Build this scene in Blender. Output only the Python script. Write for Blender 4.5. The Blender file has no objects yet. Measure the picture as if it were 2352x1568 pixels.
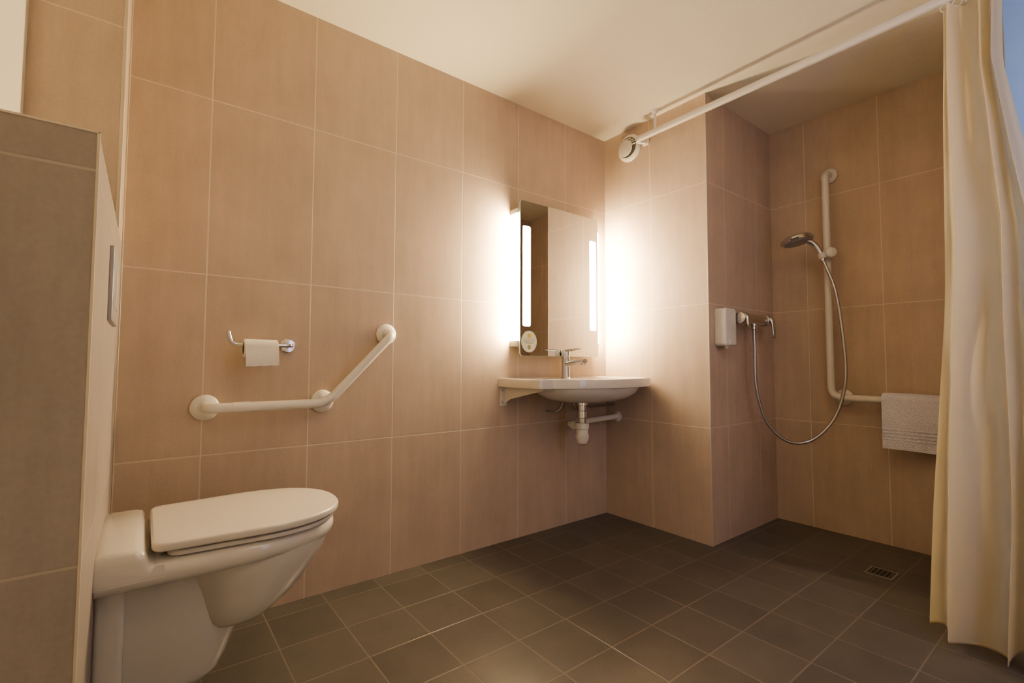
import bpy, bmesh, math, random
from mathutils import Vector, Matrix
random.seed(4)
COL = bpy.context.scene.collection
PI = math.pi

# ------------------------------------------------------------------ helpers
def link(name, me, mat=None, parent=None, smooth=True, ang=35):
    o = bpy.data.objects.new(name, me); COL.objects.link(o)
    if mat: me.materials.append(mat)
    if smooth:
        for p in me.polygons: p.use_smooth = True
        me.set_sharp_from_angle(angle=math.radians(ang))
    if parent: o.parent = parent
    return o
def build(name, bm, mat=None, parent=None, smooth=True, ang=35, fixn=True):
    if fixn: bmesh.ops.recalc_face_normals(bm, faces=bm.faces[:])
    me = bpy.data.meshes.new(name); bm.to_mesh(me); bm.free()
    o = link(name, me, mat, None, smooth, ang)
    if parent:
        o.parent = parent
        o.matrix_parent_inverse = Matrix.Translation(-parent.location)
    return o
def thing(name, label, cat, loc=(0, 0, 0), group=None):
    o = bpy.data.objects.new(name, None); COL.objects.link(o)
    o.location = loc; o.empty_display_size = .05
    o['label'] = label; o['category'] = cat
    if group: o['group'] = group
    return o
def tag(o, label, cat, group=None):
    o['label'] = label; o['category'] = cat
    if group: o['group'] = group
    return o
def struct(o): o['kind'] = 'structure'; return o

def add_box(bm, a, b, bev=0, seg=3):
    r = bmesh.ops.create_cube(bm, size=1)
    vs = r['verts']
    for v in vs:
        v.co = Vector([a[i] + (v.co[i] + .5) * (b[i] - a[i]) for i in range(3)])
    if bev:
        es = list({e for v in vs for e in v.link_edges})
        bmesh.ops.bevel(bm, geom=es, offset=bev, segments=seg, profile=.5, affect='EDGES')
def box(a, b, bev=0, seg=3):
    bm = bmesh.new(); add_box(bm, a, b, bev, seg); return bm
def add_loft(bm, rings, cap0=True, cap1=True, closed=True):
    vr = [[bm.verts.new(p) for p in r] for r in rings]
    n = len(vr[0])
    for i in range(len(vr) - 1):
        for j in range(n if closed else n - 1):
            k = (j + 1) % n
            bm.faces.new((vr[i][j], vr[i][k], vr[i + 1][k], vr[i + 1][j]))
    if cap0: bm.faces.new(vr[0][::-1])
    if cap1: bm.faces.new(vr[-1])
def catmull(pts, n=8, closed=False):
    P = [Vector(p) for p in pts]; out = []
    m = len(P)
    for i in range(m if closed else m - 1):
        if closed: p0, p1, p2, p3 = P[i - 1], P[i], P[(i + 1) % m], P[(i + 2) % m]
        else: p0, p1, p2, p3 = P[max(i - 1, 0)], P[i], P[i + 1], P[min(i + 2, m - 1)]
        for k in range(n):
            t = k / n
            out.append(.5 * ((2 * p1) + (p2 - p0) * t + (2 * p0 - 5 * p1 + 4 * p2 - p3) * t * t + (3 * p1 - p0 - 3 * p2 + p3) * t ** 3))
    if not closed: out.append(P[-1])
    return out
def rounded(pts, rad, n=7):
    P = [Vector(p) for p in pts]; out = [P[0]]
    for i in range(1, len(P) - 1):
        a, b, c = P[i - 1], P[i], P[i + 1]
        d1 = (a - b).normalized(); d2 = (c - b).normalized()
        r = min(rad, (a - b).length * .49, (c - b).length * .49)
        s, e = b + d1 * r, b + d2 * r
        for k in range(n + 1):
            t = k / n
            out.append(s * (1 - t) ** 2 + b * 2 * t * (1 - t) + e * t * t)
    out.append(P[-1]); return out
def add_tube(bm, path, r, seg=20, rad=None):
    path = [Vector(p) for p in path]
    n = len(path); rings = []; up = None
    for i in range(n):
        t = (path[min(i + 1, n - 1)] - path[max(i - 1, 0)]).normalized()
        if up is None:
            up = t.orthogonal().normalized()
        else:
            up = (up - t * up.dot(t)).normalized()
        side = t.cross(up)
        rr = rad[i] if rad else r
        rings.append([path[i] + (up * math.cos(2 * PI * k / seg) + side * math.sin(2 * PI * k / seg)) * rr for k in range(seg)])
    add_loft(bm, rings)
def tube(path, r, seg=20, rad=None):
    bm = bmesh.new(); add_tube(bm, path, r, seg, rad); return bm
def add_lathe(bm, prof, origin, axis, seg=40):
    ax = Vector(axis).normalized(); u = ax.orthogonal().normalized(); v = ax.cross(u); o = Vector(origin)
    rings = [[o + ax * h + (u * math.cos(2 * PI * k / seg) + v * math.sin(2 * PI * k / seg)) * max(r, 1e-4) for k in range(seg)] for r, h in prof]
    add_loft(bm, rings)
def lathe(prof, origin, axis, seg=40):
    bm = bmesh.new(); add_lathe(bm, prof, origin, axis, seg); return bm
def add_prism(bm, outline, z0, z1, bev=0, seg=3, M=None):
    n = len(outline)
    M = M or Matrix.Identity(4)
    def off(d):
        res = []
        for i in range(n):
            a, b, c = Vector(outline[i - 1]), Vector(outline[i]), Vector(outline[(i + 1) % n])
            t = ((b - a).normalized() + (c - b).normalized())
            t = t.normalized() if t.length > 1e-6 else (b - a).normalized()
            nn = Vector((-t.y, t.x))
            res.append(b + nn * d)
        return res
    area = sum(outline[i - 1][0] * outline[i][1] - outline[i][0] * outline[i - 1][1] for i in range(n))
    sg = 1 if area > 0 else -1
    rings = []
    if bev:
        for k in range(seg + 1):
            a = PI / 2 * k / seg
            rings.append((off(sg * bev * (1 - math.sin(a))), z0 + bev * (1 - math.cos(a))))
        for k in range(seg + 1):
            a = PI / 2 * (1 - k / seg)
            rings.append((off(sg * bev * (1 - math.sin(a))), z1 - bev * (1 - math.cos(a))))
    else:
        rings = [(off(0), z0), (off(0), z1)]
    add_loft(bm, [[M @ Vector((p.x, p.y, z)) for p in r] for r, z in rings])
def rrect(x0, y0, x1, y1, r, n=6):
    out = []
    for cx, cy, a0 in ((x1 - r, y1 - r, 0), (x0 + r, y1 - r, PI / 2), (x0 + r, y0 + r, PI), (x1 - r, y0 + r, 1.5 * PI)):
        for k in range(n + 1):
            a = a0 + PI / 2 * k / n
            out.append((cx + r * math.cos(a), cy + r * math.sin(a)))
    return out
WALL_A = Matrix(((1, 0, 0, 0), (0, 0, -1, 0), (0, 1, 0, 0), (0, 0, 0, 1)))   # local x=x, local y=z, local z -> -y

# ------------------------------------------------------------------ materials
def mat(name, col, rough=.5, metal=0, spec=.5, coat=0, bump=0, bscale=50, var=0, dist=.002):
    m = bpy.data.materials.new(name); m.use_nodes = True
    nt = m.node_tree; b = nt.nodes['Principled BSDF']
    b.inputs['Base Color'].default_value = (*col, 1); b.inputs['Roughness'].default_value = rough
    b.inputs['Metallic'].default_value = metal; b.inputs['Specular IOR Level'].default_value = spec
    b.inputs['Coat Weight'].default_value = coat
    tc = nt.nodes.new('ShaderNodeTexCoord')
    no = nt.nodes.new('ShaderNodeTexNoise'); no.inputs['Scale'].default_value = bscale; no.inputs['Detail'].default_value = 4
    nt.links.new(tc.outputs['Object'], no.inputs['Vector'])
    mx = nt.nodes.new('ShaderNodeMixRGB'); mx.inputs[1].default_value = (*[c * (1 - var) for c in col], 1)
    mx.inputs[2].default_value = (*[min(1, c * (1 + var)) for c in col], 1)
    nt.links.new(no.outputs['Fac'], mx.inputs[0]); nt.links.new(mx.outputs[0], b.inputs['Base Color'])
    if bump:
        bp = nt.nodes.new('ShaderNodeBump'); bp.inputs['Strength'].default_value = bump; bp.inputs['Distance'].default_value = dist
        nt.links.new(no.outputs['Fac'], bp.inputs['Height']); nt.links.new(bp.outputs[0], b.inputs['Normal'])
    return m
def emis(name, col, st):
    m = bpy.data.materials.new(name); m.use_nodes = True
    b = m.node_tree.nodes['Principled BSDF']
    b.inputs['Base Color'].default_value = (.9, .9, .9, 1)
    b.inputs['Emission Color'].default_value = (*col, 1); b.inputs['Emission Strength'].default_value = st
    return m
def tile_mat(name, col, grout, su, sv, ou_x, ou_y, ov, gw, mode='wall', rough=.45, var=.1, streak=True, tvar=.5):
    m = bpy.data.materials.new(name); m.use_nodes = True
    nt = m.node_tree; N = nt.nodes; L = nt.links; b = N['Principled BSDF']
    tc = N.new('ShaderNodeTexCoord'); sp = N.new('ShaderNodeSeparateXYZ'); L.new(tc.outputs['Object'], sp.inputs[0])
    def M(op, a, c=None, v=0.0):
        n = N.new('ShaderNodeMath'); n.operation = op
        if hasattr(a, 'links'): L.new(a, n.inputs[0])
        else: n.inputs[0].default_value = a
        if c is not None and hasattr(c, 'links'): L.new(c, n.inputs[1])
        else: n.inputs[1].default_value = v if c is None else c
        return n.outputs[0]
    if mode == 'wall':
        ge = N.new('ShaderNodeNewGeometry'); sn = N.new('ShaderNodeSeparateXYZ'); L.new(ge.outputs['True Normal'], sn.inputs[0])
        isx = M('GREATER_THAN', M('ABSOLUTE', sn.outputs['Y']), .5)
        ux = M('DIVIDE', M('SUBTRACT', sp.outputs['X'], ou_x), su)
        uy = M('DIVIDE', M('SUBTRACT', sp.outputs['Y'], ou_y), su)
        u = M('ADD', M('MULTIPLY', ux, isx), M('MULTIPLY', uy, M('SUBTRACT', 1.0, isx)))
        v = M('DIVIDE', M('SUBTRACT', sp.outputs['Z'], ov), sv)
    else:
        u = M('DIVIDE', M('SUBTRACT', sp.outputs['X'], ou_x), su)
        v = M('DIVIDE', M('SUBTRACT', sp.outputs['Y'], ou_y), sv)
    def line(c, s):
        d = M('ABSOLUTE', M('SUBTRACT', M('FRACT', c), .5))
        mr = N.new('ShaderNodeMapRange'); L.new(d, mr.inputs[0])
        mr.inputs[1].default_value = .5 - gw / s / 2 - .0012 / s; mr.inputs[2].default_value = .5 - gw / s / 2
        return mr.outputs[0]
    g = M('MAXIMUM', line(u, su), line(v, sv))
    cb = N.new('ShaderNodeCombineXYZ'); L.new(M('FLOOR', u), cb.inputs[0]); L.new(M('FLOOR', v), cb.inputs[1])
    wn = N.new('ShaderNodeTexWhiteNoise'); L.new(cb.outputs[0], wn.inputs['Vector'])
    mp = N.new('ShaderNodeMapping'); mp.inputs['Scale'].default_value = (13, 13, 1.6) if streak else (6, 6, 6)
    L.new(tc.outputs['Object'], mp.inputs[0])
    n1 = N.new('ShaderNodeTexNoise'); n1.inputs['Scale'].default_value = 1.6; n1.inputs['Detail'].default_value = 7; n1.inputs['Roughness'].default_value = .68
    L.new(mp.outputs[0], n1.inputs['Vector'])
    n3 = N.new('ShaderNodeTexNoise'); n3.inputs['Scale'].default_value = 5.5; n3.inputs['Detail'].default_value = 7; n3.inputs['Roughness'].default_value = .6
    L.new(tc.outputs['Object'], n3.inputs['Vector'])
    n2 = N.new('ShaderNodeTexNoise'); n2.inputs['Scale'].default_value = 130; n2.inputs['Detail'].default_value = 3
    L.new(tc.outputs['Object'], n2.inputs['Vector'])
    f = M('ADD', M('MULTIPLY', M('SUBTRACT', n1.outputs['Fac'], .5), 3.4), M('MULTIPLY', M('SUBTRACT', wn.outputs['Value'], .5), tvar))
    f = M('ADD', f, M('MULTIPLY', M('SUBTRACT', n2.outputs['Fac'], .5), 1.6))
    f = M('ADD', f, M('MULTIPLY', M('SUBTRACT', n3.outputs['Fac'], .5), 3.0))
    f = M('ADD', M('MULTIPLY', f, var), 1.0)
    hs = N.new('ShaderNodeHueSaturation'); hs.inputs['Color'].default_value = (*col, 1); L.new(f, hs.inputs['Value'])
    mx = N.new('ShaderNodeMixRGB'); L.new(g, mx.inputs[0]); L.new(hs.outputs[0], mx.inputs[1]); mx.inputs[2].default_value = (*grout, 1)
    L.new(mx.outputs[0], b.inputs['Base Color'])
    b.inputs['Roughness'].default_value = rough; b.inputs['Specular IOR Level'].default_value = .4
    bp = N.new('ShaderNodeBump'); bp.inputs['Distance'].default_value = .002; bp.inputs['Strength'].default_value = .35
    h = M('ADD', M('SUBTRACT', 1.0, g), M('MULTIPLY', n2.outputs['Fac'], .15)); L.new(h, bp.inputs['Height']); L.new(bp.outputs[0], b.inputs['Normal'])
    return m
TC = (.575, .462, .372); GC = (.72, .62, .51)
R1, TH, TW = .555, .6, .333
m_tileA = tile_mat('wall_tile_a', TC, GC, TW, TH, -.328, -.319, R1, .0033)
m_tileB = tile_mat('wall_tile_b', TC, GC, TW, TH, .165, -.319, R1, .0033)
m_tileN = tile_mat('wall_tile_niche', TC, GC, TW, TH, .165, -.830, R1, .0033)
m_tileD = tile_mat('wall_tile_duct', TC, GC, TW, TH, -2.43, -.60, R1, .0033)
m_tileL = tile_mat('wall_tile_boxing_shaded', (.37, .335, .315), (.47, .43, .39), TW, TH, -2.43, -.60, R1, .0033)  # same tile as the walls, darkened and greyed to paint in cool shade
m_floor = tile_mat('floor_tile', (.118, .110, .101), (.195, .175, .15), .2, .2, 0, -.085, 0, .0032, mode='floor', rough=.30, var=.12, streak=False, tvar=1.5)
m_ceil = mat('ceiling_paint', (.84, .79, .66), .8, bump=.5, bscale=160, var=.03)
m_paint = mat('white_wall_paint', (.80, .77, .68), .7, bump=.2, bscale=120, var=.02)
m_blue = mat('cool_light_blue', (.30, .50, .95), .6, var=.02)  # deep blue paints cool light into the colour of a pale surface
m_trim = mat('white_trim', (.66, .59, .49), .4)
m_cer = mat('white_ceramic', (.76, .73, .67), .12, coat=.5, var=.01)
m_seat = mat('white_seat_plastic', (.76, .72, .66), .2, coat=.2, var=.01)
m_plas = mat('white_plastic', (.80, .77, .70), .35, var=.01)
m_nylon = mat('white_nylon_bar', (.80, .77, .71), .3, var=.01)
m_chrome = mat('chrome', (.68, .68, .68), .15, metal=1, var=.02)
m_brush = mat('grey_brushed_metal', (.55, .55, .55), .32, metal=1, var=.05)
m_drain = mat('dull_drain_metal', (.20, .20, .19), .45, metal=.8, var=.05)
m_dark = mat('dark_gap', (.03, .03, .03), .6)
m_gap = mat('shaded_gap', (.20, .18, .15), .6)
m_paper = mat('tissue_paper', (.86, .83, .78), .9, bump=.4, bscale=90, var=.02)
m_card = mat('cardboard_core', (.42, .33, .24), .9)
m_towel = mat('white_terry', (.80, .78, .85), .95, bump=1.0, bscale=170, var=.15, dist=.006)
m_plate = mat('grey_plate', (.42, .42, .45), .35, metal=.3, var=.02)
m_mirror = mat('mirror_silver', (.93, .94, .93), .01, metal=1)
m_edge = mat('mirror_edge_glass', (.55, .75, .66), .1, spec=.8)
m_stick = mat('sticker_cream', (.86, .88, .74), .5)
m_stick2 = mat('sticker_green_ring', (.62, .76, .52), .5)
m_yel = mat('sticker_yellow', (.75, .60, .12), .5)
m_ink = mat('sticker_ink', (.16, .16, .12), .6)
WARM = (1.0, .77, .45)
m_lamp = emis('lamp_diffuser', WARM, 205)
m_lampf = emis('lamp_front_strip', (1.0, .9, .72), 26)
m_curt = mat('cream_curtain_cloth', (.86, .81, .66), .75, bump=.15, bscale=300, var=.02)
nt = m_curt.node_tree
tr = nt.nodes.new('ShaderNodeBsdfTranslucent'); tr.inputs[0].default_value = (.88, .80, .58, 1)
ms = nt.nodes.new('ShaderNodeMixShader'); ms.inputs[0].default_value = .5
nt.links.new(nt.nodes['Principled BSDF'].outputs[0], ms.inputs[1]); nt.links.new(tr.outputs[0], ms.inputs[2])
nt.links.new(ms.outputs[0], nt.nodes['Material Output'].inputs[0])

# ------------------------------------------------------------------ the room
H = 2.20; XL = -2.40; YR = -2.50; NE = -.649; NR = -1.66; ND = .69; T = .1
struct(build('floor', box((XL - T, YR - T, -.1), (ND + T, T, 0)), m_floor, smooth=False))
struct(build('ceiling', box((XL - T, YR - T, H), (ND + T, T, H + .1)), m_ceil, smooth=False))
struct(build('wall_left', box((XL - T, 0, 0), (0, T, H)), m_tileA, smooth=False))
struct(build('wall_far', box((0, NE, 0), (ND + T, T, H)), m_tileB, smooth=False))
struct(build('wall_niche_back', box((ND, NR, 0), (ND + T, NE, H)), m_tileN, smooth=False))
struct(build('wall_niche_right', box((0, YR, 0), (ND + T, NR, H)), m_tileN, smooth=False))
struct(build('trim_6', box((-.012, YR, 0), (0, NR - .012, H), .002), m_blue))  # board added at the right edge, coloured as if lit by cool light
struct(build('wall_right', box((XL - T, YR - T, 0), (ND + T, YR, H)), m_paint, smooth=False))
struct(build('wall_near', box((XL - T, YR, 0), (XL, 0, H)), m_paint, smooth=False))
XB = -2.215; YB = -.905; HB = 1.215; YD = -.26
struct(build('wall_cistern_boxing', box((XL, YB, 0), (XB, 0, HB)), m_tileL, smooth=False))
struct(build('wall_duct', box((XL, YD, HB), (XB, 0, H)), m_tileD, smooth=False))
struct(build('trim_1', box((XB - .002, YB - .0015, 0), (XB + .002, YB + .004, HB + .001), .0008), m_trim))
struct(build('trim_2', box((XB - .006, YD - .003, HB), (XB + .003, YD + .008, H), .002), m_trim))
struct(build('trim_3', box((XL, YB - .0015, HB - .002), (XB + .002, YB + .004, HB + .002), .0008), m_trim))
struct(build('trim_4', box((XB, -.003, 0), (XB + .004, 0, H), .001), m_trim))
struct(build('trim_5', box((-.0015, NE - .0015, 0), (.003, NE + .003, H), .0008), m_trim))

# ------------------------------------------------------------------ toilet
TY = -.41
tl = thing('toilet', 'white wall-hung toilet with closed lid beside the angled grab bar', 'toilet', (XB, TY, 0))
def dring(xtip, hw, z, x0=XB + .001, xs=None, n=28, p=2.3):
    xs = xs if xs is not None else x0 + (xtip - x0) * .42
    pts = [Vector((x0, TY - hw, z))]
    for k in range(1, 6): pts.append(Vector((x0 + (xs - x0) * k / 6, TY - hw, z)))
    for k in range(n + 1):
        a = -PI / 2 + PI * k / n
        c, s = math.cos(a), math.sin(a)
        pts.append(Vector((xs + (xtip - xs) * abs(c) ** (2 / p), TY + hw * (abs(s) ** (2 / p)) * (1 if s > 0 else -1), z)))
    for k in range(5, -1, -1): pts.append(Vector((x0 + (xs - x0) * k / 6, TY + hw, z)))
    return pts
def sring(xa, xb, hw, z, n=44, p=2.2):
    cx, rx = (xa + xb) / 2, (xb - xa) / 2; out = []
    for k in range(n):
        a = 2 * PI * k / n; c, s = math.cos(a), math.sin(a)
        out.append(Vector((cx + rx * math.copysign(abs(c) ** (2 / p), c), TY + hw * math.copysign(abs(s) ** (2 / p), s), z)))
    return out
bm = bmesh.new()
rim = [(-1.742, .152, .378), (-1.724, .168, .380), (-1.709, .178, .385), (-1.700, .184, .394), (-1.697, .186, .407), (-1.699, .184, .420), (-1.708, .176, .428)]
add_loft(bm, [dring(a, h, z) for a, h, z in rim])
belly = [(-2.00, -1.900, .078, .208), (-2.015, -1.872, .096, .213), (-2.03, -1.846, .110, .226), (-2.04, -1.812, .124, .250), (-2.05, -1.780, .136, .280), (-2.06, -1.755, .147, .312), (-2.07, -1.736, .156, .340), (-2.08, -1.720, .163, .366), (-2.085, -1.713, .166, .390)]
add_loft(bm, [sring(*a) for a in belly])
build('bowl', bm, m_cer, tl, ang=60)
bm = bmesh.new()
base = [(-2.014, .050, .080), (-1.990, .062, .085), (-1.972, .070, .102), (-1.957, .077, .135), (-1.943, .084, .170), (-1.931, .091, .205), (-1.926, .096, .235), (-1.924, .104, .30), (-1.922, .112, .388)]
add_loft(bm, [dring(a, h, z, x0=XB + .048, p=2.6) for a, h, z in base])
build('base', bm, m_cer, tl, ang=60)
bm = bmesh.new()
add_box(bm, (XB - .001, TY - .134, .03), (XB + .050, TY + .134, .388), .010, 3)
build('outlet_cover', bm, m_cer, tl)
bm = bmesh.new()
prf = [(XB - .001, .40), (XB - .001, .462), (XB + .012, .468), (XB + .062, .468), (XB + .075, .464), (XB + .083, .452), (XB + .088, .437), (XB + .10, .428), (XB + .115, .425), (XB + .115, .40)]
ys = [TY - .1855, TY - .1835, TY - .176, TY - .166, TY + .166, TY + .176, TY + .1835, TY + .1855]
dz = [-.026, -.012, -.003, 0, 0, -.003, -.012, -.026]
add_loft(bm, [[Vector((x, y, z + (d if z > .43 else 0))) for x, z in prf] for y, d in zip(ys, dz)])
build('rear_deck', bm, m_cer, tl, ang=50)
def lid_outline(x0, xtip, hw):
    pts = []
    xs = x0 + (xtip - x0) * .50
    for k in range(33):
        a = -PI / 2 + PI * k / 32; c, s = math.cos(a), math.sin(a)
        pts.append((xs + (xtip - xs) * abs(c) ** (2 / 2.25), TY + hw * (abs(s) ** (2 / 2.25)) * (1 if s > 0 else -1)))
    r = .03; w2 = hw * .93
    for k in range(5):
        a = PI / 2 + PI / 2 * k / 4
        pts.append((x0 + r + r * math.cos(a), TY + w2 - r + r * math.sin(a)))
    for k in range(5):
        a = PI + PI / 2 * k / 4
        pts.append((x0 + r + r * math.cos(a), TY - w2 + r + r * math.sin(a)))
    return pts
bm = bmesh.new(); add_prism(bm, lid_outline(-2.095, -1.699, .180), .4325, .444, .004)
build('seat', bm, m_seat, tl, ang=60)
bm = bmesh.new(); add_prism(bm, lid_outline(-2.124, -1.687, .190), .4490, .468, .006, 5)
ld = build('lid', bm, m_seat, tl, ang=60)
for s in (-1, 1):
    build('hinge', tube([(-2.104, TY + s * .07, .4395), (-2.104, TY + s * .12, .4395)], .009), m_seat, ld)

fp = thing('flush_plate', 'slim grey flush plate on the tiled boxing above the toilet', 'flush plate', (XB, TY, 1.03))
bm = bmesh.new(); add_box(bm, (XB - .001, TY - .123, .950), (XB + .008, TY + .123, 1.113), .002); cpl = build('cover_plate', bm, m_plate, fp)
for a, b in ((-.10, .02), (.03, .10)):
    build('button', box((XB + .007, TY + a, .985), (XB + .009, TY + b, 1.08), .0008), m_plate, cpl)

# ------------------------------------------------------------------ grab bars
def flange(bm, o, ax, r=.042):
    add_lathe(bm, [(r - .002, 0), (r, .003), (r, .010), (r - .004, .015), (r - .013, .019), (.021, .021), (.020, .03)], o, ax)
gb = thing('grab_bar', 'white angled grab bar on the tiled wall above the toilet', 'grab bar', (-1.987, 0, .712))
yo = -.075
path = rounded([(-1.987, -.004, .712), (-1.987, yo, .712), (-1.614, yo, .714), (-1.364, yo, .976), (-1.364, -.004, .979)], .05)
build('bar', tube(path, .0165, 24), m_nylon, gb, ang=60)
build('mount_post', tube([(-1.614, -.004, .717), (-1.614, yo, .716)], .0155), m_nylon, gb)
for x, z in ((-1.987, .712), (-1.614, .717), (-1.364, .979)):
    bm = bmesh.new(); flange(bm, (x, -.001, z), (0, -1, 0)); build('mounting_flange', bm, m_nylon, gb)
build('sleeve_joint', tube([(-1.915, yo, .7125), (-1.865, yo, .7128)], .0178), m_nylon, gb)

sb = thing('grab_bar', 'tall white L-shaped grab rail on the back wall of the shower niche', 'grab bar', (ND, -.95, .70))
xo = .61
path = rounded([(ND - .003, -.950, 1.855), (xo, -.955, 1.855), (xo, -.955, .695), (xo, -1.60, .695), (ND - .003, -1.60, .695)], .055)
build('bar', tube(path, .0165, 24), m_nylon, sb, ang=60)
build('mount_post', tube([(ND - .003, -.99, .695), (xo, -.99, .695)], .0155), m_nylon, sb)
for y, z in ((-.950, 1.855), (-.99, .695), (-1.60, .695)):
    bm = bmesh.new(); flange(bm, (ND - .001, y, z), (-1, 0, 0), .040); build('mounting_flange', bm, m_nylon, sb)

# ------------------------------------------------------------------ toilet paper
th = thing('toilet_paper_holder', 'chrome toilet paper holder on the wall left of angled bar end', 'toilet paper holder', (-1.738, 0, .922))
build('wall_rosette', lathe([(.024, 0), (.026, .002), (.026, .007), (.023, .010), (.009, .011), (.008, .02)], (-1.738, 0, .922), (0, -1, 0)), m_chrome, th)
path = rounded([(-1.738, -.008, .922), (-1.738, -.078, .920), (-1.925, -.078, .920), (-1.935, -.078, .962)], .022)
build('arm', tube(path, .0065, 16), m_chrome, th, ang=60)
cz, r = .9075, .030
tr_ = thing('toilet_roll', 'nearly used up white toilet roll hanging on the chrome holder', 'toilet roll', (-1.84, -.078, cz))
seg = 40
def ringc(x, rr): return [Vector((x, -.078 + rr * math.cos(2 * PI * k / seg), cz + rr * math.sin(2 * PI * k / seg))) for k in range(seg)]
xa, xb = -1.890, -1.788
bm = bmesh.new()
add_loft(bm, [ringc(xa, .021), ringc(xa, r - .001), ringc(xa + .001, r), ringc(xb - .001, r), ringc(xb, r - .001), ringc(xb, .021), ringc(xa, .021)], False, False)
pp = build('paper', bm, m_paper, tr_, ang=40)
bm = bmesh.new(); add_loft(bm, [ringc(xa - .0005, .0195), ringc(xa - .0005, .021), ringc(xb + .0005, .021), ringc(xb + .0005, .0195), ringc(xa - .0005, .0195)], False, False)
build('core', bm, m_card, tr_, ang=40)
bm = bmesh.new()
sheet = []
for k in range(25):
    t = k / 24
    row = []
    for j in range(21):
        s_ = j / 20
        if t < .3:
            a = PI / 2 * (1 - t / .3)
            y_, z_ = -.078 - (r + .0012) * math.cos(a), cz + (r + .0012) * math.sin(a)
        else:
            q = (t - .3) / .7
            edge = .0006 * math.sin(19 * s_) * q ** 4
            y_, z_ = -.078 - r - .0012 - .008 * math.sin(q * 2.2) - .0020 * q * math.sin(5 * s_ + 1), cz - q * (.060 - .004 * s_) + edge
        row.append(Vector((xa + .001 + (xb - xa - .002) * s_ + .003 * max(0, t - .3), y_, z_)))
    sheet.append(row)
add_loft(bm, sheet, False, False, closed=False)
build('loose_sheet', bm, m_paper, pp, ang=60)

# ------------------------------------------------------------------ illuminated mirror
mr = thing('mirror', 'rectangular lit mirror with light strips above the washbasin', 'mirror', (-.4275, 0, .9))
mx0, mx1, mz0, mz1, my = -.707, -.147, .898, 1.673, -.075
bm = bmesh.new(); add_box(bm, (mx0 + .028, -.066, mz0 + .045), (mx1 - .028, .001, mz1 - .04), .002)
build('light_box', bm, m_plas, mr)
bm = bmesh.new(); add_prism(bm, rrect(mx0, mz0, mx1, mz1, .018), .0655, .0725, 0, M=WALL_A)
build('glass_edge', bm, m_edge, mr)
bm = bmesh.new(); add_prism(bm, rrect(mx0 + .0015, mz0 + .0015, mx1 - .0015, mz1 - .0015, .017), .0725, .0732, 0, M=WALL_A)
mg = build('mirror_glass', bm, m_mirror, mr, smooth=False)
for xa_, xb_ in ((mx0 - .008, mx0 + .027), (mx1 - .027, mx1 + .016)):
    sdf = build('side_diffuser', box((xa_, -.0645, .975), (xb_, -.006, 1.605), .004), m_lamp, mr)
    for z0_, z1_ in ((.945, .974), (1.606, 1.632)):
        build('end_cap', box((xa_, -.0645, z0_), (xb_, -.001, z1_), .003), m_plas, sdf)
for xa_, xb_ in ((mx0 + .016, mx0 + .066), (mx1 - .066, mx1 - .016)):
    bm = bmesh.new(); add_prism(bm, rrect(xa_, 1.045, xb_, 1.545, .009), .0733, .0738, 0, M=WALL_A)
    build('light_strip', bm, m_lampf, mg, smooth=False)
st = thing('sticker', 'small oval cream sticker on lower left of the mirror', 'sticker', (-.652, -.0733, .97))
def oval(cx, cz, rx, rz, n=40): return [(cx + rx * math.cos(2 * PI * k / n), cz + rz * math.sin(2 * PI * k / n)) for k in range(n)]
sx, sz = -.650, .970
bm = bmesh.new(); add_prism(bm, oval(sx, sz, .050, .054), .0731, .0739, 0, M=WALL_A); build('border', bm, m_stick2, st, smooth=False)
bm = bmesh.new(); add_prism(bm, oval(sx, sz, .048, .052), .0739, .0742, 0, M=WALL_A); bkg = build('backing', bm, m_stick, st, smooth=False)
bm = bmesh.new(); add_prism(bm, oval(sx, sz + .028, .012, .010), .0742, .0744, 0, M=WALL_A); build('emblem', bm, m_yel, bkg, smooth=False)
bm = bmesh.new(); add_prism(bm, oval(sx, sz - .028, .010, .010), .0742, .0744, 0, M=WALL_A); build('emblem', bm, m_ink, bkg, smooth=False)
bm = bmesh.new(); add_prism(bm, oval(sx, sz - .028, .006, .004), .0744, .0746, 0, M=WALL_A); build('emblem', bm, m_yel, bkg, smooth=False)
bm = bmesh.new()
for j, wd in enumerate((.030, .036, .034, .024)):
    zz = sz + .012 - j * .007
    x = sx - wd
    while x < sx + wd:
        l = random.uniform(.004, .010)
        add_box(bm, (x, -.0745, zz - .001), (min(x + l, sx + wd), -.0742, zz + .001)); x += l + .0025
build('text_lines', bm, m_ink, bkg, smooth=False)

# ------------------------------------------------------------------ washbasin
wb = thing('washbasin', 'white wall-mounted washbasin with side shelf under the lit mirror', 'washbasin', (-.4, 0, .79))
zt, zb = .790, .747
curve = catmull([(-.712, -.313, 0), (-.67, -.338, 0), (-.58, -.395, 0), (-.46, -.432, 0), (-.36, -.44, 0), (-.25, -.430, 0), (-.15, -.403, 0), (-.07, -.362, 0), (-.022, -.312, 0), (-.004, -.26, 0)], 4)
outline = [(-.785, -.001), (-.785, -.295), (-.782, -.306), (-.772, -.312)] + [(p.x, p.y) for p in curve] + [(-.004, -.001)]
bc = Vector((-.39, -.225))
def hit(a, d=0):
    dr = Vector((math.cos(a), math.sin(a))); best = None
    n = len(outline)
    for i in range(n):
        p, q = Vector(outline[i]), Vector(outline[(i + 1) % n]); e = q - p
        den = dr.x * e.y - dr.y * e.x
        if abs(den) < 1e-9: continue
        w = p - bc
        t = (w.x * e.y - w.y * e.x) / den; s = (w.x * dr.y - w.y * dr.x) / den
        if t > 0 and -1e-6 <= s <= 1 + 1e-6: best = t if best is None else min(best, t)
    return bc + dr * (best - d)
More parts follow.
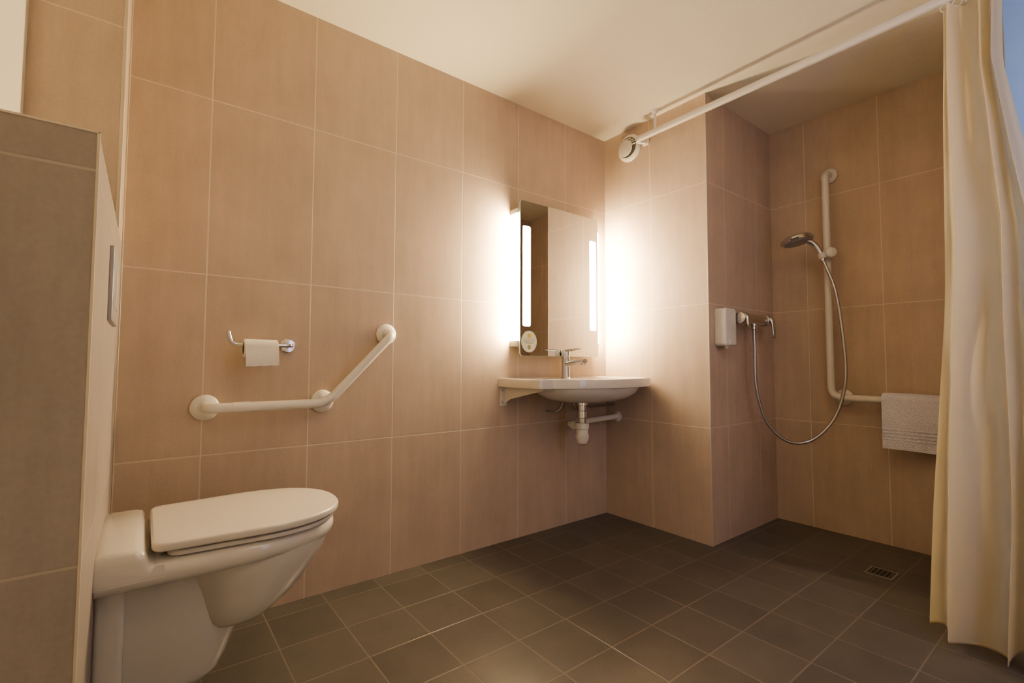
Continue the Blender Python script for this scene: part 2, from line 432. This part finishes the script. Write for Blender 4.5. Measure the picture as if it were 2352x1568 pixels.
angs = sorted([math.atan2(p[1] - bc.y, p[0] - bc.x) for p in outline] + [-PI + 2 * PI * k / 72 + .001 for k in range(72)])
def oring(z, d=0): return [Vector((*hit(a, d), z)) for a in angs]
def ering(rx, ry, z, c=bc): return [Vector((c.x + rx * math.cos(a), c.y + ry * math.sin(a), z)) for a in angs]
dc = Vector((-.41, -.20))
bm = bmesh.new()
rings = [ering(.03, .03, .668, dc), ering(.10, .08, .671, (bc + dc) / 2), ering(.19, .125, .68), ering(.255, .16, .695), ering(.295, .185, .716), ering(.312, .197, .737), ering(.318, .200, zb),
         oring(zb, .006), oring(zb + .002, .001), oring(zb + .006, 0), oring(zt - .006, 0), oring(zt - .001, .002), oring(zt, .007), oring(zt, .02), oring(zt - .004, .028),
         ering(.285, .150, zt - .006, bc + Vector((0, -.02))), ering(.272, .142, zt - .014, bc + Vector((0, -.02))), ering(.25, .130, .75, bc + Vector((0, -.015))), ering(.20, .105, .705), ering(.12, .07, .688), ering(.024, .024, .684, dc)]
add_loft(bm, rings)
bsn = build('basin', bm, m_cer, wb, ang=40)
build('drain_ring', lathe([(.030, 0), (.030, .003), (.022, .004), (.020, .001)], (dc.x, dc.y, .684), (0, 0, 1)), m_chrome, bsn)
bk = thing('shelf_bracket', 'small white triangular bracket under left end of the washbasin', 'bracket', (-.755, 0, .7))
bm = bmesh.new(); add_box(bm, (-.775, -.004, .655), (-.735, 0, .747), .001)
wpl = build('wall_plate', bm, m_plas, bk)
for z in (.672, .728): build('screw', lathe([(.005, 0), (.005, .002), (.003, .003)], (-.762, -.004, z), (0, -1, 0), 16), m_brush, wpl)
bm = bmesh.new()
tri = [(.004, .7465), (.285, .7465), (.285, .738), (.05, .690), (.004, .668)]
add_loft(bm, [[Vector((x, -d, z)) for d, z in tri] for x in (-.748, -.744)])
build('gusset', bm, m_plas, bk, smooth=False)

fx, fy = -.425, -.100
fc = thing('faucet', 'chrome single-lever faucet on the washbasin below the mirror', 'faucet', (fx, fy, zt))
build('body', lathe([(.026, 0), (.026, .004), (.0225, .007), (.0215, .05), (.0215, .115), (.0225, .118)], (fx, fy, zt - .007), (0, 0, 1)), m_chrome, fc)
bm = bmesh.new()
sp = [(fx, fy - .012, .860), (fx, fy - .04, .866), (fx, fy - .09, .872), (fx, fy - .138, .874)]
rs = []
for i, p in enumerate(sp):
    w = (.019, .018, .017, .016)[i]; h = (.016, .013, .012, .011)[i]
    rs.append([Vector((p[0] + w * math.cos(2 * PI * k / 20), p[1], p[2] + h * math.sin(2 * PI * k / 20))) for k in range(20)])
add_loft(bm, rs); spt = build('spout', bm, m_chrome, fc)
build('aerator', lathe([(.012, 0), (.012, .016), (.010, .017)], (fx, fy - .123, .870), (0, 0, -1), 24), m_chrome, spt)
bm = bmesh.new()
add_lathe(bm, [(.0222, 0), (.0225, .020), (.019, .030), (.006, .033)], (fx, fy, .902), (0, 0, 1))
rs = []
for d, z, w, h in ((.0, .927, .018, .008), (.035, .931, .015, .007), (.07, .934, .013, .005), (.098, .936, .012, .004), (.104, .9365, .008, .002)):
    rs.append([Vector((fx + w * math.cos(2 * PI * k / 16), fy - d, z + h * math.sin(2 * PI * k / 16))) for k in range(16)])
add_loft(bm, rs); build('lever', bm, m_chrome, fc)

tp = thing('bottle_trap', 'white plastic bottle trap with chrome collar under the washbasin', 'drain trap', (dc.x, dc.y, .46))
build('tailpiece', lathe([(.031, 0), (.031, -.012), (.022, -.014), (.022, -.04), (.026, -.042), (.026, -.075), (.020, -.078), (.020, -.10)], (dc.x, dc.y, .6675), (0, 0, 1)), m_chrome, tp)
build('cup', lathe([(.022, .09), (.033, .088), (.035, .078), (.035, .062), (.030, .058), (.030, .030), (.034, .028), (.033, .012), (.024, -.010), (.010, -.018), (.001, -.019)], (dc.x, dc.y, .477), (0, 0, 1)), m_plas, tp)
path = rounded([(dc.x, dc.y + .015, .548), (dc.x, -.095, .553), (-.001, -.085, .562)], .04)
wp = build('waste_pipe', tube(path, .0150, 20), m_plas, tp, ang=60)
build('wall_rosette', lathe([(.028, 0), (.028, .004), (.018, .008)], (0, -.085, .562), (-1, 0, 0)), m_plas, wp)
build('pipe_nut', tube([(-.41, -.135, .551), (-.41, -.165, .550)], .0225, 12), m_plas, wp)
sv = thing('supply_valve', 'chrome supply pipe and stop valve beneath the washbasin', 'water valve', (-.2, -.05, .62))
path = rounded([(-.001, -.06, .628), (-.30, -.07, .622), (-.36, -.10, .626), (-.372, -.10, .662)], .03)
build('supply_pipe', tube(path, .006, 12), m_brush, sv, ang=60)
vb = build('valve_body', lathe([(.008, 0), (.013, .004), (.013, .030), (.009, .034), (.009, .055), (.012, .056), (.012, .066)], (-.30, -.07, .622), (1, 0, 0), 20), m_chrome, sv)
build('valve_handle', box((-.290, -.078, .634), (-.255, -.062, .648), .004), m_chrome, vb)
build('second_pipe', tube(rounded([(-.47, -.001, .612), (-.47, -.07, .612), (-.45, -.09, .63), (-.445, -.10, .662)], .03), .005, 12), m_brush, sv, ang=60)

# ------------------------------------------------------------------ vent
vt = thing('air_vent', 'round white air vent high on the tiled wall near ceiling', 'air vent', (0, -.193, 2.09))
vy, vz = -.193, 2.085
build('cover_ring', lathe([(.072, 0), (.076, .004), (.076, .014), (.070, .022), (.058, .026), (.056, .020)], (.0, vy, vz), (-1, 0, 0), 48), m_plas, vt)
gro = build('grille_opening', lathe([(.057, .0205), (.001, .0215)], (0, vy, vz), (-1, 0, 0), 48), m_gap, vt)
build('centre_cone', lathe([(.020, .021), (.036, .036), (.045, .042), (.045, .047), (.030, .052), (.001, .054)], (0, vy, vz - .012), (-1, 0, 0), 48), m_plas, vt)
for k in range(4):
    hw_ = (.054, .050, .040, .024)[k]
    build('louvre', box((-.030, vy - hw_, vz + .006 + k * .012), (-.020, vy + hw_, vz + .012 + k * .012), .001), m_plas, gro)

# ------------------------------------------------------------------ curtain rail and curtain
RX, RZ = -.06, 2.085
rl = thing('curtain_rail', 'white shower curtain rail curving to the wall below the ceiling', 'curtain rail', (RX, -1, RZ))
path = rounded([Vector((.0, -.300, RZ)), Vector((RX, -.276, RZ)), Vector((RX, YR, RZ))], .075, 12)
bm = bmesh.new()
rings = []
for i, p in enumerate(path):
    t = (path[min(i + 1, len(path) - 1)] - path[max(i - 1, 0)]).normalized(); s = Vector((t.y, -t.x, 0))
    prf = [(-.009, -.014), (.009, -.014), (.011, -.012), (.011, .012), (.009, .014), (-.009, .014), (-.011, .012), (-.011, -.012)]
    rings.append([p + s * a + Vector((0, 0, b)) for a, b in prf])
add_loft(bm, rings); build('track', bm, m_nylon, rl, ang=50)
build('wall_flange', box((-.006, -.320, RZ - .022), (0, -.280, RZ + .022), .003), m_nylon, rl)
for y in (-.40, -2.1):
    cs = build('ceiling_support', tube([(RX, y, RZ + .012), (RX, y, H - .006)], .0065, 14), m_nylon, rl)
    build('ceiling_rosette', lathe([(.007, -.02), (.018, -.008), (.020, 0)], (RX, y, H), (0, 0, 1), 24), m_nylon, cs)

cu = thing('shower_curtain', 'cream shower curtain bunched in folds at the right of the shower', 'curtain', (RX, -1.57, .02))
bm = bmesh.new()
NU, NV = 240, 70
grid = []
zt_c = RZ - .036
for j in range(NV + 1):
    v = j / NV
    z = zt_c - (zt_c - .03) * v
    row = []
    for i in range(NU + 1):
        u = i / NU
        y0 = -1.540 + .072 * v ** 1.5; y1 = -1.676 - .075 * min(1, max(0, v - .12) / .25) + .018 * v
        ph = 2 * PI * (3.0 * u + .26 * math.sin(2 * PI * u * 1.1 + .6) + .06 * math.sin(4 * v + 1))
        fine = (1 - v) ** 1.2
        a1 = .024 + .026 * v
        x = RX - .020 - .085 * v + a1 * (math.sin(ph) + .16 * math.sin(1.9 * ph + 1.1 + 1.3 * v))
        x += .006 * fine * math.sin(2.7 * ph + .4)
        x += .008 * math.sin(7 * v + 5 * u) + .004 * math.sin(17 * v + 11 * u) + .0025 * math.sin(29 * v + 23 * u)
        y = y0 + (y1 - y0) * u + (.004 + .006 * v) * math.sin(ph * 1.0 + 1.9) + .005 * math.sin(9 * v + 6 * u)
        zz = z + (.014 * math.sin(ph * .5 + .7)) * max(0, v - .85) / .15
        row.append(Vector((x, y, zz)))
    grid.append(row)
add_loft(bm, grid, False, False, closed=False)
clo = build('cloth', bm, m_curt, cu, ang=180)
bm = bmesh.new()
hem = [[p + Vector((-.001, 0, .001)) for p in grid[-1]], [p + Vector((-.001, 0, -.006)) for p in grid[-1]], [p + Vector((.001, 0, -.006)) for p in grid[-1]], [p + Vector((.001, 0, .001)) for p in grid[-1]]]
add_loft(bm, hem, False, False, closed=False)
build('hem', bm, mat('tan_hem_thread', (.80, .66, .45), .8), clo, ang=180)
for k in range(5):
    y = -1.545 - k * .030
    bm = bmesh.new(); ringp = [(RX, y + .012 * math.cos(a), RZ - .028 + .013 * math.sin(a)) for a in [2 * PI * q / 16 for q in range(17)]]
    add_tube(bm, ringp, .002, 8); build('hook_ring', bm, m_plas, cu)

# ------------------------------------------------------------------ shower
MX = .305
mxr = thing('shower_mixer', 'chrome bar shower mixer on the left wall of shower niche', 'shower mixer', (MX, NE, 1.09))
my_, mz_ = NE - .07, 1.09
for x in (MX - .075, MX + .075):
    build('wall_rosette', lathe([(.028, 0), (.028, .004), (.023, .010), (.016, .014), (.016, .055)], (x, NE, mz_), (0, -1, 0)), m_chrome, mxr)
build('body', lathe([(.014, -.150), (.028, -.146), (.031, -.138), (.031, -.108), (.026, -.103), (.026, 0), (.026, .100), (.031, .105), (.032, .142), (.028, .150), (.001, .152)], (MX, my_, mz_), (1, 0, 0)), m_chrome, mxr)
def blade(pts, ws):
    bm = bmesh.new(); rs = []
    for (x, y, z), (w, d) in zip(pts, ws):
        rs.append([Vector((x + w * math.cos(2 * PI * k / 18), y + d * math.sin(2 * PI * k / 18), z)) for k in range(18)])
    add_loft(bm, rs); return bm
xl = MX + .128
build('lever', blade([(xl, my_ - .024, mz_ + .020), (xl, my_ - .036, mz_ + .004), (xl + .001, my_ - .040, mz_ - .03), (xl + .001, my_ - .042, mz_ - .065), (xl + .001, my_ - .043, mz_ - .090), (xl + .001, my_ - .043, mz_ - .094)],
     [(.014, .006), (.018, .012), (.016, .008), (.014, .007), (.013, .006), (.007, .003)]), m_chrome, mxr, ang=70)
xl = MX - .130
build('temperature_knob', blade([(xl, my_ - .024, mz_ + .022), (xl, my_ - .034, mz_ + .004), (xl, my_ - .037, mz_ - .03), (xl, my_ - .038, mz_ - .052), (xl, my_ - .038, mz_ - .056)],
     [(.012, .006), (.017, .011), (.015, .008), (.012, .006), (.006, .003)]), m_chrome, mxr, ang=70)
build('hose_outlet', lathe([(.016, 0), (.016, .012), (.012, .014), (.012, .028)], (MX, my_, mz_ - .022), (0, 0, -1), 20), m_chrome, mxr)

hs_path = catmull([(MX, my_, mz_ - .0505), (MX, my_ - .002, .95), (.312, -.722, .74), (.355, -.75, .57), (.42, -.82, .475), (.49, -.905, .485), (.54, -.99, .60), (.555, -1.035, .78), (.557, -1.03, 1.0), (.557, -1.005, 1.22), (.560, -.968, 1.345), (.559, -.954, 1.385)], 14)
nn = len(hs_path)
hose = tag(build('shower_hose', tube(hs_path, .007, 14, [.0080 if k % 2 else .0070 for k in range(nn)]), m_brush, ang=80),
           'grey metal shower hose looping down between mixer and hand shower', 'shower hose')
hh = thing('hand_shower', 'chrome hand shower head hooked on the white rail slider', 'hand shower', (.56, -.94, 1.43))
hp = catmull([(.559, -.953, 1.386), (.557, -.946, 1.42), (.550, -.932, 1.455), (.538, -.915, 1.482), (.520, -.895, 1.499)], 6)
build('handle', tube(hp, .011, 16, [.012 + .005 * i / (len(hp) - 1) for i in range(len(hp))]), m_chrome, hh, ang=60)
hax = Vector((-.05, .20, 1)).normalized()
hc = Vector((.490, -.862, 1.500))
hd = build('head', lathe([(.064, -.014), (.075, -.011), (.079, -.003), (.076, .006), (.058, .018), (.028, .027), (.001, .030)], hc, hax, 48), m_chrome, hh)
build('spray_face', lathe([(.062, -.0175), (.065, -.014)], hc, hax, 48), m_plate, hd)
sl = thing('rail_slider', 'white round slider holding the hand shower on the tall rail', 'shower holder', (xo, -.955, 1.43))
bm = bmesh.new()
def rg(rr, z): return [Vector((xo + rr * math.cos(2 * PI * k / 32), -.955 + rr * math.sin(2 * PI * k / 32), z)) for k in range(32)]
zc = 1.425
add_loft(bm, [rg(.0172, zc - .026), rg(.024, zc - .024), rg(.026, zc - .015), rg(.026, zc + .015), rg(.024, zc + .024), rg(.0172, zc + .026), rg(.0172, zc - .026)], False, False)
build('clamp', bm, m_nylon, sl)
build('knob', lathe([(.010, 0), (.010, .018), (.022, .022), (.026, .030), (.024, .042), (.012, .046), (.001, .047)], (xo - .018, -.965, 1.425), (-.75, -.6, 0), 32), m_nylon, sl)
build('cradle', lathe([(.016, -.014), (.018, 0), (.017, .014)], (.5575, -.950, 1.412), (-.1, .2, 1), 24), m_nylon, sl)

sd = thing('soap_dispenser', 'white wall soap dispenser on the niche wall beside the mixer', 'soap dispenser', (.11, NE, 1.03))
bm = bmesh.new(); add_prism(bm, rrect(.046, .948, .149, 1.134, .018), -NE - .001, -NE + .060, .008, 4, M=WALL_A)
build('case', bm, m_plas, sd, ang=50)
build('push_button', box((.070, NE - .068, .953), (.125, NE - .055, .982), .004), m_plas, sd)
build('nozzle', lathe([(.010, 0), (.008, .012)], (.097, NE - .035, .949), (0, 0, -1), 20), m_plas, sd)

# towel
tw0, tw1 = -1.170, -1.52
ri, ro_ = .0225, .040
def tprof(rr, zlo, zlo2):
    pts = [(xo - rr, zlo + (.695 - zlo) * k / 10) for k in range(10)]
    pts += [(xo - rr * math.cos(a), .695 + rr * math.sin(a) * (.85 if rr < .03 else .8)) for a in [PI * k / 12 for k in range(13)]]
    pts += [(xo + rr, .695 + (zlo2 - .695) * k / 10) for k in range(1, 11)]
    return pts
ring = tprof(ro_, .472, .50) + tprof(ri, .472, .50)[::-1]
bm = bmesh.new(); rows = []
for k in range(27):
    y = tw0 + (tw1 - tw0) * k / 26
    rows.append([Vector((x + .0022 * math.sin(y * 30 + z * 8) + .0012 * math.sin(z * 60), y, z + .003 * math.sin(y * 14))) for x, z in ring])
add_loft(bm, rows)
tw = thing('towel', 'folded white terry towel hung over the horizontal shower rail', 'towel', (xo, -1.3, .7))
fcl = build('folded_cloth', bm, m_towel, tw, ang=60)
bm = bmesh.new()
for z in (.515, .530, .545, .560): add_box(bm, (xo - ro_ - .004, tw1, z), (xo - ro_ + .002, tw0 - .001, z + .006), .002, 2)
build('woven_band', bm, m_towel, fcl)

# floor drain
dr = thing('floor_drain', 'square metal floor drain in the dark shower floor tiles', 'floor drain', (.29, -1.23, 0))
cx, cy, s = .285, -1.225, .048
bm = bmesh.new()
for a, b in (((-s, -s), (s, -s + .008)), ((-s, s - .008), (s, s)), ((-s, -s + .008), (-s + .008, s - .008)), ((s - .008, -s + .008), (s, s - .008))):
    add_box(bm, (cx + a[0], cy + a[1], 0.0), (cx + b[0], cy + b[1], .003))
fr = build('frame', bm, m_brush, dr)
build('well', box((cx - s + .007, cy - s + .007, .0), (cx + s - .007, cy + s - .007, .001)), m_dark, dr)
for k in range(5):
    y = cy - .032 + k * .016
    build('grate_bar', box((cx - s + .008, y - .0055, .001), (cx + s - .008, y + .0055, .0028), .0005), m_drain, fr)

hk = thing('coat_hook', 'small metal hook on the pale wall right of the curtain', 'hook', (0, -1.70, 1.41))
build('back_plate', lathe([(.016, 0), (.016, .003), (.006, .005)], (-.012, -1.70, 1.42), (-1, 0, 0), 24), m_brush, hk)
build('prong', tube(rounded([(-.014, -1.70, 1.42), (-.04, -1.70, 1.40), (-.06, -1.70, 1.39), (-.07, -1.70, 1.43)], .015), .004, 12), m_brush, hk, ang=60)

# ------------------------------------------------------------------ lights
def area(name, loc, to, size, size_y, power, col):
    l = bpy.data.lights.new(name, 'AREA'); l.shape = 'RECTANGLE'; l.size = size; l.size_y = size_y; l.energy = power; l.color = col
    o = bpy.data.objects.new(name, l); COL.objects.link(o); o.location = loc
    o.rotation_euler = (Vector(to) - Vector(loc)).to_track_quat('-Z', 'Y').to_euler()
    return o
area('doorway_light', (-.9, -2.42, 1.2), (.5, -1.0, .9), .6, 1.6, 8, (.52, .55, 1.0))
area('added_fill_light', (-1.2, -1.9, 2.15), (-.8, -1.2, 0), .3, .3, 3.5, (1.0, .80, .55))  # unseen fill added to lift the room, not an actual ceiling fixture
w = bpy.data.worlds.new('world'); bpy.context.scene.world = w; w.use_nodes = True
w.node_tree.nodes['Background'].inputs[0].default_value = (.02, .02, .025, 1)

# ------------------------------------------------------------------ camera
yaw, pi_, ro = .9118, .0484, .0028
F = Vector((math.cos(yaw) * math.cos(pi_), math.sin(yaw) * math.cos(pi_), math.sin(pi_)))
R = Vector((math.sin(yaw), -math.cos(yaw), 0)); U = R.cross(F)
R2 = R * math.cos(ro) + U * math.sin(ro); U2 = -R * math.sin(ro) + U * math.cos(ro)
cam = bpy.data.cameras.new('camera'); co = bpy.data.objects.new('camera', cam); COL.objects.link(co)
co.matrix_world = Matrix(((R2.x, U2.x, -F.x, -2.1473), (R2.y, U2.y, -F.y, -1.8687), (R2.z, U2.z, -F.z, .8566), (0, 0, 0, 1)))
cam.sensor_width = 36; cam.lens = 36 * 1087.0 / 2352; cam.clip_start = .02
bpy.context.scene.camera = co
bpy.context.scene.view_settings.view_transform = 'AgX'
bpy.context.scene.view_settings.look = 'AgX - Medium High Contrast'
